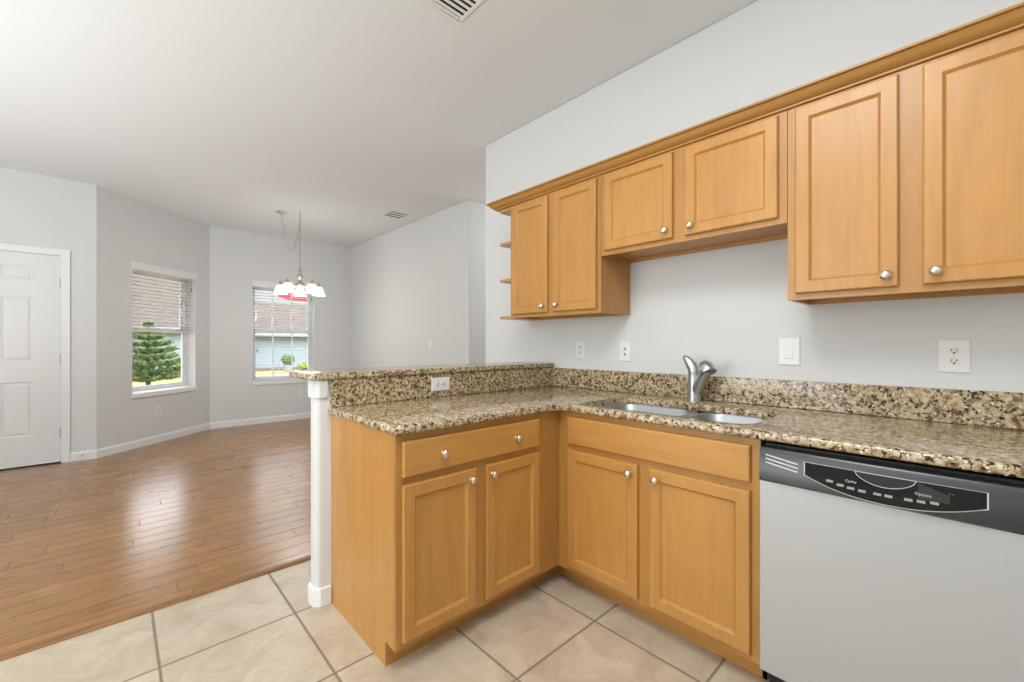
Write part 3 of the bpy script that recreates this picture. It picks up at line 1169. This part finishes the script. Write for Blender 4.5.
xs = [PX0 + (PX1 - PX0) * k / 30 for k in range(31)]
xs2 = [PX0 - .003 + (PX1 - PX0 + .006) * k / 30 for k in range(31)]
face_patch('control_panel_rim', M['greyprint'], cs, xs2, lambda x: pan_lo(x) - .0020, lambda x: pan_hi(x) + .0010, .0006)
face_patch('control_panel', M['blackgloss'], cs, xs, pan_lo, pan_hi, .0012)
# handle pocket with pale rim
HXa, HXb = 1.188, 1.318


def pocket_lo(x, g=0.0):
    t = (x - HXa) / (HXb - HXa)
    return 0.8405 - (0.0315 + g) * (max(0.0, math.sin(math.pi * max(0, min(1, t)))) ** .55)


xs = [HXa + (HXb - HXa) * k / 24 for k in range(25)]
face_patch('handle_rim', M['greyprint'], cs, [HXa - .002 + (HXb - HXa + .004) * k / 24 for k in range(25)], lambda x: pocket_lo(HXa + (x - HXa + .002) / (HXb - HXa + .004) * (HXb - HXa), .0022), lambda x: 0.8408, .0017)
face_patch('handle_pocket', M['black'], cs, xs, lambda x: pocket_lo(x), lambda x: 0.8400, .0022)
# shiny film patch beside the pocket
face_patch('clear_film', M['dwconsole'], cs, [1.322 + k * .005 for k in range(13)], lambda x: 0.796, lambda x: 0.838 - .35 * (x - 1.322), .0015)
# buttons
for bx, bz in ((1.127, .797), (1.153, .791), (1.178, .788), (1.204, .786), (1.238, .786), (1.262, .786), (1.303, .787), (1.328, .7885), (1.354, .791)):
    face_patch('button', M['btn'], cs, [bx - .0085 + k * .00425 for k in range(5)], lambda x: bz - .0036, lambda x: bz + .0036, .0019)


def text_on(name, s, x, z, size, parent, mat):
    cu = bpy.data.curves.new(name, 'FONT')
    cu.body = s; cu.size = size; cu.align_x = 'CENTER'; cu.align_y = 'CENTER'; cu.extrude = .0002
    o = bpy.data.objects.new(name, cu); COL.objects.link(o)
    dg = bpy.context.evaluated_depsgraph_get()
    me = bpy.data.meshes.new_from_object(o.evaluated_get(dg))
    bpy.data.objects.remove(o)
    mo = bpy.data.objects.new(name, me); COL.objects.link(mo)
    me.materials.clear(); me.materials.append(mat)
    mo.parent = parent
    mo.location = Vector((x, con_y(x, z) - .0024, z)) - world_origin(parent)
    mo.rotation_euler = (math.pi / 2, 0, 0)
    return mo


text_on('lettering', 'Cycles', 1.178, .8080, .0100, cs, M['greyprint'])
text_on('lettering', 'Options', 1.332, .8080, .0100, cs, M['greyprint'])
text_on('lettering', '- -', 1.385, .8230, .010, cs, M['greyprint'])
b = new(); box(b, DX0 + .008, DX1 - .008, FYD + .075, FYD + .09, 0.0, 0.104)
obj('toe_panel', b, M['black'], dw)


# ------------------------------------------------------------------ outlets and switches (local: face to -y)
def wall_plate(name, label, cat, loc, rotz, w, h, kind, group=None, horizontal=False):
    o = thing(name, label, cat, loc, rotz, group)
    R = Matrix.Rotation(math.pi / 2, 4, 'Y') if horizontal else Matrix.Identity(4)
    b = new()
    rings = []
    for ins, d in ((0, 0.0006), (0, 0.003), (0.0045, 0.0062)):
        rings.append([R @ Vector((x, -d, z)) for x, z in ((-w / 2 + ins, -h / 2 + ins), (w / 2 - ins, -h / 2 + ins), (w / 2 - ins, h / 2 - ins), (-w / 2 + ins, h / 2 - ins))])
    loft(b, rings)
    obj('cover_plate', b, M['plate'], o, local=True)
    if kind == 'duplex':
        for s in (1, -1):
            b = new()
            poly = [(0.0172 * math.cos(t), 0.0145 * max(-.86, min(.86, math.sin(t)))) for t in [2 * math.pi * k / 28 for k in range(28)]]
            loft(b, [[R @ Vector((x, -.0060, z + s * .0195)) for x, z in poly], [R @ Vector((x, -.0082, z + s * .0195)) for x, z in poly]])
            rc = obj('receptacle', b, M['plate_in'], o, local=True)
            b = new()
            for dx in (-.0065, .0065):
                box(b, dx - .0013, dx + .0013, -.0088, -.0070, s * .0195 - .001, s * .0195 + .0075, R)
            lathe(b, [(0.0034, 0), (0.0034, .0016)], R @ Vector((0, -.0072, s * .0195 - .0075)), 10, R @ Matrix.Rotation(math.pi / 2, 4, 'X'), True, True)
            obj('slots', b, M['hole'], rc, local=True)
        b = new(); lathe(b, [(0.003, 0), (0.003, .0012)], R @ Vector((0, -.006, 0)), 10, R @ Matrix.Rotation(math.pi / 2, 4, 'X'), True, True)
        obj('screw', b, M['greyprint'], o, local=True)
    elif kind == 'jack':
        for s in (1, -1):
            b = new(); lathe(b, [(0.0075, 0), (0.0075, .003), (0.005, .006), (0.0015, .006)], Vector((0, -.006, s * .0165)), 14, Matrix.Rotation(math.pi / 2, 4, 'X'), True, True)
            obj('jack', b, M['greyhole'], o, local=True)
        for s in (1, -1):
            b = new(); lathe(b, [(0.003, 0), (0.003, .0012)], Vector((0, -.006, s * .042)), 10, Matrix.Rotation(math.pi / 2, 4, 'X'), True, True)
            obj('screw', b, M['greyprint'], o, local=True)
    elif kind == 'rocker':
        b = new(); box(b, -.0175, .0175, -.0075, -.0055, -.0345, .0345)
        fr = obj('switch_frame', b, M['plate_in'], o, local=True, bevel=.001)
        b = new()
        loft(b, [[(x, -.0075, -.031), (x, -.0120, -.031), (x, -.0085, 0), (x, -.0078, .031), (x, -.0075, .031)] for x in (-.0148, .0148)])
        obj('rocker', b, M['plate'], fr, local=True)
    elif kind == 'toggle':
        b = new(); box(b, -.005, .005, -.0075, -.0055, -.012, .012)
        fr = obj('toggle_slot', b, M['plate_in'], o, local=True)
        b = new(); box(b, -.0035, .0035, -.018, -.0055, 0.0, .009)
        obj('toggle', b, M['plate'], fr, local=True)
    return o


G = 'white plates on the kitchen wall'
wall_plate('wall_outlet', 'white outlet plate on the kitchen wall nearest the raised bar', 'outlet', (-0.370, WY, 1.174), 0, .074, .124, 'duplex', G)
wall_plate('wall_jack', 'white plate with two dark jacks, left of the faucet', 'jack plate', (-0.029, WY, 1.167), 0, .074, .122, 'jack', G)
wall_plate('light_switch', 'white rocker switch on a wide plate, right of the faucet', 'light switch', (0.8455, WY, 1.179), 0, .088, .128, 'rocker', G)
wall_plate('wall_outlet', 'white outlet on a wide plate above the dishwasher', 'outlet', (1.379, WY, 1.169), 0, .086, .126, 'duplex', G)
wall_plate('wall_outlet', 'white sideways outlet on the granite backsplash of the peninsula', 'outlet', (HX1 + .0152, -0.303, 0.988), math.pi / 2, .074, .120, 'duplex', None, True)
wall_plate('light_switch', 'small white switch plate on the dining room wall', 'light switch', (-3.393, DY, 1.201), 0, .075, .120, 'toggle')
pb = Vector((BX, BY, 0)) + bay_dir.normalized() * 0.725
wall_plate('wall_outlet', 'white outlet low on the wall under the window nearer the door', 'outlet', (pb.x, pb.y, 0.400), bay_rot, .074, .120, 'duplex')
wall_plate('wall_outlet', 'white outlet low on the wall under the window behind the chandelier', 'outlet', (WX, 0.537, 0.421), math.pi / 2, .074, .120, 'duplex')


# ------------------------------------------------------------------ ceiling registers
def register(label, x0, x1, y0, y1, n, dark):
    o = thing('ceiling_vent', label, 'ceiling vent', ((x0 + x1) / 2, (y0 + y1) / 2, ZR), 0, 'ceiling air vents')
    fw = .018
    b = new()
    for a in ((x0, x1, y0, y0 + fw), (x0, x1, y1 - fw, y1), (x0, x0 + fw, y0 + fw, y1 - fw), (x1 - fw, x1, y0 + fw, y1 - fw)):
        box(b, a[0], a[1], a[2], a[3], ZR - .008, ZR - .0006)
    obj('vent_frame', b, M['trim'], o, bevel=.003)
    b = new(); box(b, x0 + fw, x1 - fw, y0 + fw, y1 - fw, ZR - .0020, ZR - .0006)
    obj('vent_opening', b, M[dark], o)
    L = x1 - x0 - 2 * fw
    for i in range(n):
        b = new()
        xc = x0 + fw + L * (i + .5) / n
        s = L / n
        loft(b, [[(xc - s * .34, y, ZR - .008), (xc + s * .06, y, ZR - .0035), (xc + s * .10, y, ZR - .0045), (xc - s * .30, y, ZR - .0090)] for y in (y0 + fw, y1 - fw)])
        obj('vent_louver', b, M['trim'], o)
    return o


register('white slotted ceiling vent at the top edge above the kitchen', -0.392, -0.092, -0.74, -0.318, 8, 'hole')
register('small white ceiling vent near the dining room wall', -3.86, -3.56, 0.90, 1.17, 3, 'hole')

# ------------------------------------------------------------------ chandelier
CX, CY = -4.42, 0.086
UPZ = 0.035
ch = thing('chandelier', 'five shade nickel chandelier hanging on a chain before the window', 'chandelier', (CX, CY, 1.80))
b = new()
lathe(b, [(0.001, ZR - .001), (0.012, ZR - .001), (0.012, ZR - .008), (0.005, ZR - .012), (0.004, ZR - .030), (0.001, ZR - .032)], (CX, CY, 0), 14, None, True, True)
tube(b, [(CX, CY, ZR - .03)] + [(CX + .011 * math.sin(a), CY, ZR - .042 + .012 * math.cos(a)) for a in [math.radians(20 + 28 * k) for k in range(11)]], 0.0028, 8)
obj('ceiling_hook', b, M['chnickel'], ch, smooth=True)
KXc, KYc = -4.575, -0.09
b = new()
lathe(b, [(0.062, ZR - .0006), (0.064, ZR - .008), (0.055, ZR - .018), (0.030, ZR - .026), (0.014, ZR - .034), (0.010, ZR - .050), (0.001, ZR - .054)], (KXc, KYc, 0), 22, None, True, False)
obj('canopy', b, M['chnickel'], ch, smooth=True)


def chain(b, pts, ln=0.030, r=0.0026, w=0.009):
    """links strung along a polyline"""
    P = [Vector(p) for p in pts]
    L = [0]
    for a, c_ in zip(P, P[1:]):
        L.append(L[-1] + (c_ - a).length)
    n = max(1, int(L[-1] / (ln * .78)))

    def at(s):
        for i in range(len(P) - 1):
            if s <= L[i + 1] or i == len(P) - 2:
                f = (s - L[i]) / (L[i + 1] - L[i])
                return P[i].lerp(P[i + 1], f), (P[i + 1] - P[i]).normalized()
    for k in range(n):
        c_, d = at(L[-1] * (k + .5) / n)
        q = Vector((0, 0, 1)).rotation_difference(d).to_matrix().to_4x4() @ Matrix.Rotation(math.radians(90 * (k % 2) + 30), 4, 'Z')
        ring = []
        for t in range(10):
            a = 2 * math.pi * t / 10
            ring.append(c_ + q @ Vector((w * math.cos(a), 0, ln / 2 * math.sin(a))))
        segs = []
        for t in range(10):
            tan = (ring[(t + 1) % 10] - ring[t - 1]).normalized()
            nrm = (q @ Vector((0, 1, 0))).normalized()
            bn = tan.cross(nrm)
            segs.append([ring[t] + (nrm * math.cos(2 * math.pi * j / 5) + bn * math.sin(2 * math.pi * j / 5)) * r for j in range(5)])
        segs.append(segs[0])
        loft(b, segs, False, False)


b = new()
chain(b, [(CX, CY, ZR - .045), (CX, CY, 2.165 + UPZ)])
obj('hanging_chain', b, M['chnickel'], ch, smooth=True)
b = new()
sw = []
for k in range(13):
    t = k / 12
    zz = (ZR - .055) * (1 - t) + (ZR - .12) * t - 0.42 * (4 * t * (1 - t))
    sw.append((KXc + (CX - KXc) * t, KYc + (CY - KYc) * t, zz))
chain(b, sw)
obj('swag_chain', b, M['chnickel'], ch, smooth=True)
b = new()
lathe(b, [(0.001, 2.168), (0.010, 2.166), (0.013, 2.150), (0.024, 2.128), (0.032, 2.100), (0.018, 2.092), (0.016, 2.078), (0.034, 2.062), (0.040, 2.040), (0.030, 2.016), (0.016, 2.000), (0.018, 1.985), (0.040, 1.966), (0.052, 1.940), (0.044, 1.915), (0.022, 1.897), (0.014, 1.880), (0.020, 1.866), (0.013, 1.848), (0.001, 1.838)], (CX, CY, UPZ), 22)
obj('center_column', b, M['chnickel'], ch, smooth=True, angle=60)
for k in range(5):
    a = math.radians(20 + 72 * k)
    dx, dy = math.cos(a), math.sin(a)
    b = new()
    pr_ = [(0.035, 1.930), (0.075, 1.905), (0.120, 1.905), (0.160, 1.935), (0.185, 1.975), (0.205, 2.000), (0.228, 1.998), (0.236, 1.978), (0.236, 1.960)]
    tube(b, [(CX + dx * r, CY + dy * r, z + UPZ) for r, z in pr_], 0.0065, 10)
    tube(b, [(CX + dx * r, CY + dy * r, z + UPZ) for r, z in ((0.120, 1.905), (0.105, 1.945), (0.125, 1.968), (0.142, 1.950), (0.132, 1.935))], 0.004, 8)
    am = obj('arm', b, M['chnickel'], ch, smooth=True)
    sx, sy = CX + dx * .236, CY + dy * .236
    b = new()
    lathe(b, [(0.005, 1.985), (0.012, 1.975), (0.016, 1.955), (0.027, 1.940), (0.030, 1.928), (0.0285, 1.926)], (sx, sy, UPZ), 18, None, True, False)
    obj('shade_holder', b, M['chnickel'], am, smooth=True)
    b = new()
    out = [(0.026, 1.936), (0.040, 1.926), (0.053, 1.905), (0.062, 1.878), (0.070, 1.850), (0.079, 1.826), (0.087, 1.817)]
    inn = [(r - .003, z - .001) for r, z in reversed(out)]
    lathe(b, out + inn, (sx, sy, UPZ), 24)
    obj('lamp_shade', b, M['shade'], am, smooth=True, angle=60)
    b = new()
    lathe(b, [(0.001, 1.866), (0.015, 1.872), (0.022, 1.888), (0.020, 1.904), (0.012, 1.918), (0.012, 1.930)], (sx, sy, UPZ), 14, None, False, True)
    obj('bulb', b, M['bulb'], am, smooth=True)

# ------------------------------------------------------------------ outside
GZ = -0.30
b = new(); box(b, -70, -6.25, -40, 40, GZ - .2, GZ)
struct('lawn', b, M['lawn'])
b = new(); box(b, -10.4, -8.6, -30, 30, GZ, GZ + .02)
struct('path', b, M['path'])

hs = thing('house', 'pale sided neighbouring house with a brown shingle roof across the lawn', 'house', (-30, 6, GZ))
HXW = -26.8
b = new(); box(b, -36, HXW, -9, 22, GZ, 1.86)
obj('walls', b, M['siding'], hs)
b = new()
ex, ez, rx, rz = HXW + .45, 1.84, -31.4, 4.05
loft(b, [[(ex, y, ez), (rx, y, rz), (-36.5, y, 1.84), (-36.5, y, 1.74), (rx, y, rz - .12), (ex, y, ez - .12)] for y in (-9.5, 22.5)])
obj('roof', b, M['shingle'], hs)
b = new(); box(b, ex - .02, ex + .03, -9.5, 22.5, 1.66, 1.87)
obj('fascia', b, M['fascia'], hs)
b = new(); box(b, HXW, HXW + .9, -9, 22, GZ, GZ + .10)
obj('mulch_bed', b, M['mulch'], hs)
b = new(); box(b, -34, -24.0, -12, 1.75, GZ, 2.0)
obj('wing_walls', b, M['siding'], hs)
b = new()
loft(b, [[(-23.6, y, 1.95), (-29, y, 5.10), (-34.4, y, 1.95), (-34.4, y, 1.83), (-29, y, 4.97), (-23.6, y, 1.83)] for y in (-12.4, 2.1)])
obj('wing_roof', b, M['shingle'], hs)
b = new(); box(b, -23.62, -23.57, -12.4, 2.1, 1.78, 1.98)
obj('fascia', b, M['fascia'], hs)
b = new(); box(b, -24.0, -23.2, -12, 1.75, GZ, GZ + .10)
obj('mulch_bed', b, M['mulch'], hs)
b = new()
box(b, -25.1, -24.45, -1.35, -0.92, 2.05, 2.36)
loft(b, [[(-24.35, y, 2.40), (-25.6, y, 2.80), (-25.6, y, 2.72), (-24.35, y, 2.33)] for y in (-1.5, -0.80)])
rv = obj('roof_vent', b, M['fascia'], hs, label='pale box vent on the roof')
b = new(); box(b, -24.45, -24.43, -1.33, -0.94, 2.07, 2.32)
obj('vent_louver', b, M['black'], rv)

# pine tree with tiered branches
rng = random.Random(4)
TX, TY = -17.6, -0.83
pt = thing('pine_tree', 'small green pine tree with tiered branches on the lawn outside', 'tree', (TX, TY, GZ))
b = new(); tube(b, [(TX, TY, GZ), (TX, TY, GZ + 1.2), (TX + .02, TY, GZ + 2.35)], [.07, .045, .01], 8)
obj('trunk', b, M['bark'], pt, smooth=True)
b = new()


def needles(b, p0, d, L, r):
    """a drooping bottle-brush branch"""
    d = Vector(d).normalized()
    n = int(L / .035) + 2
    for i in range(n):
        t = i / (n - 1)
        c_ = Vector(p0) + d * L * t + Vector((0, 0, .20 * L * t * t - .06 * L * t))
        rr = r * (1 - .45 * t)
        for k in range(9):
            a = rng.uniform(0, 2 * math.pi)
            side = d.cross(Vector((0, 0, 1))).normalized()
            v = side * math.cos(a) + Vector((0, 0, 1)) * math.sin(a) * .8 + d * .5
            tip = c_ + v * rr * rng.uniform(.7, 1.15)
            w = (d * .6 + side * rng.uniform(-.5, .5)).normalized() * .017
            b.faces.new([b.verts.new(c_ - w), b.verts.new(c_ + w), b.verts.new(tip)])


tiers = 9
for j in range(tiers):
    t = j / (tiers - 1)
    z = GZ + .30 + 1.88 * t
    L = 1.18 * (1 - t) ** .85 + .12
    m_ = 9 if j < 6 else 6
    for k in range(m_):
        a = 2 * math.pi * (k + .5 * (j % 2)) / m_ + rng.uniform(-.15, .15)
        Lk = L * rng.uniform(.85, 1.12)
        d = (math.cos(a), math.sin(a), .10)
        needles(b, (TX, TY, z), d, Lk, .15)
        dv = Vector(d).normalized(); sd = dv.cross(Vector((0, 0, 1)))
        for q_ in (.45, .7):
            for s in (1, -1):
                needles(b, Vector((TX, TY, z)) + dv * Lk * q_, dv + sd * s * .9, Lk * .38, .14)
obj('foliage', b, M['needle'], pt)


def shrub(name, label, loc, r, sq, mat, group=None, pot=False):
    o = thing(name, label, 'shrub', loc, 0, group)
    b = new()
    z0 = .42 if pot else 0.0
    base = z0 + r * sq * .9
    for i in range(420):
        th = rng.uniform(0, 2 * math.pi); u = rng.uniform(-1, 1); rr = r * rng.uniform(.75, 1.0)
        s_ = math.sqrt(1 - u * u)
        c_ = Vector(loc) + Vector((rr * s_ * math.cos(th), rr * s_ * math.sin(th), base + rr * u * sq))
        n_ = Vector((s_ * math.cos(th), s_ * math.sin(th), u))
        t1 = n_.orthogonal().normalized(); t2 = n_.cross(t1)
        a = rng.uniform(0, 6.28); e1 = (t1 * math.cos(a) + t2 * math.sin(a)) * r * .16; e2 = n_.cross(e1) * .6 + n_ * r * rng.uniform(-.05, .1)
        b.faces.new([b.verts.new(c_ - e1), b.verts.new(c_ + e2), b.verts.new(c_ + e1), b.verts.new(c_ - e2)])
    obj('foliage', b, mat, o)
    b = new(); tube(b, [Vector(loc) + Vector((0, 0, z0 * .6)), Vector(loc) + Vector((0, 0, base))], .03, 6)
    obj('stem', b, M['bark'], o)
    if pot:
        b = new()
        lathe(b, [(0.16, .001), (0.20, .20), (0.25, .40), (0.27, .42), (0.23, .42), (0.22, .36), (.001, .36)], loc, 16)
        obj('planter', b, M['fascia'], o, smooth=True)
    return o


shrub('round_shrub', 'round green shrub in a pale pot by the neighbouring house', (-23.6, 5.15, GZ), .34, .85, M['leaf'], None, True)
shrub('yellow_shrub', 'wide yellow green shrub by the neighbouring house', (-23.4, 6.2, GZ), .60, .50, M['yleaf'])

# red flag
fl = thing('flag', 'red flag on a thin pole seen through the window behind the chandelier', 'flag', (-15.6, 4.02, GZ))
b = new(); tube(b, [(-15.6, 4.02, GZ), (-15.6, 4.02, 3.42)], .02, 8)
obj('flag_pole', b, M['plate'], fl, smooth=True)
b = new()
rings = []
for i in range(21):
    t = i / 20
    x = -15.6 + .10 * math.sin(t * 9) * t; y = 4.0 - 1.35 * t
    h0 = 3.24 + .02 * t + .03 * math.sin(t * 7); h1 = 2.76 + .12 * t + .02 * math.sin(t * 7)
    rings.append([(x - .004, y, h1), (x - .004, y, h0), (x + .004, y, h0), (x + .004, y, h1)])
loft(b, rings)
obj('flag_cloth', b, M['red'], fl)
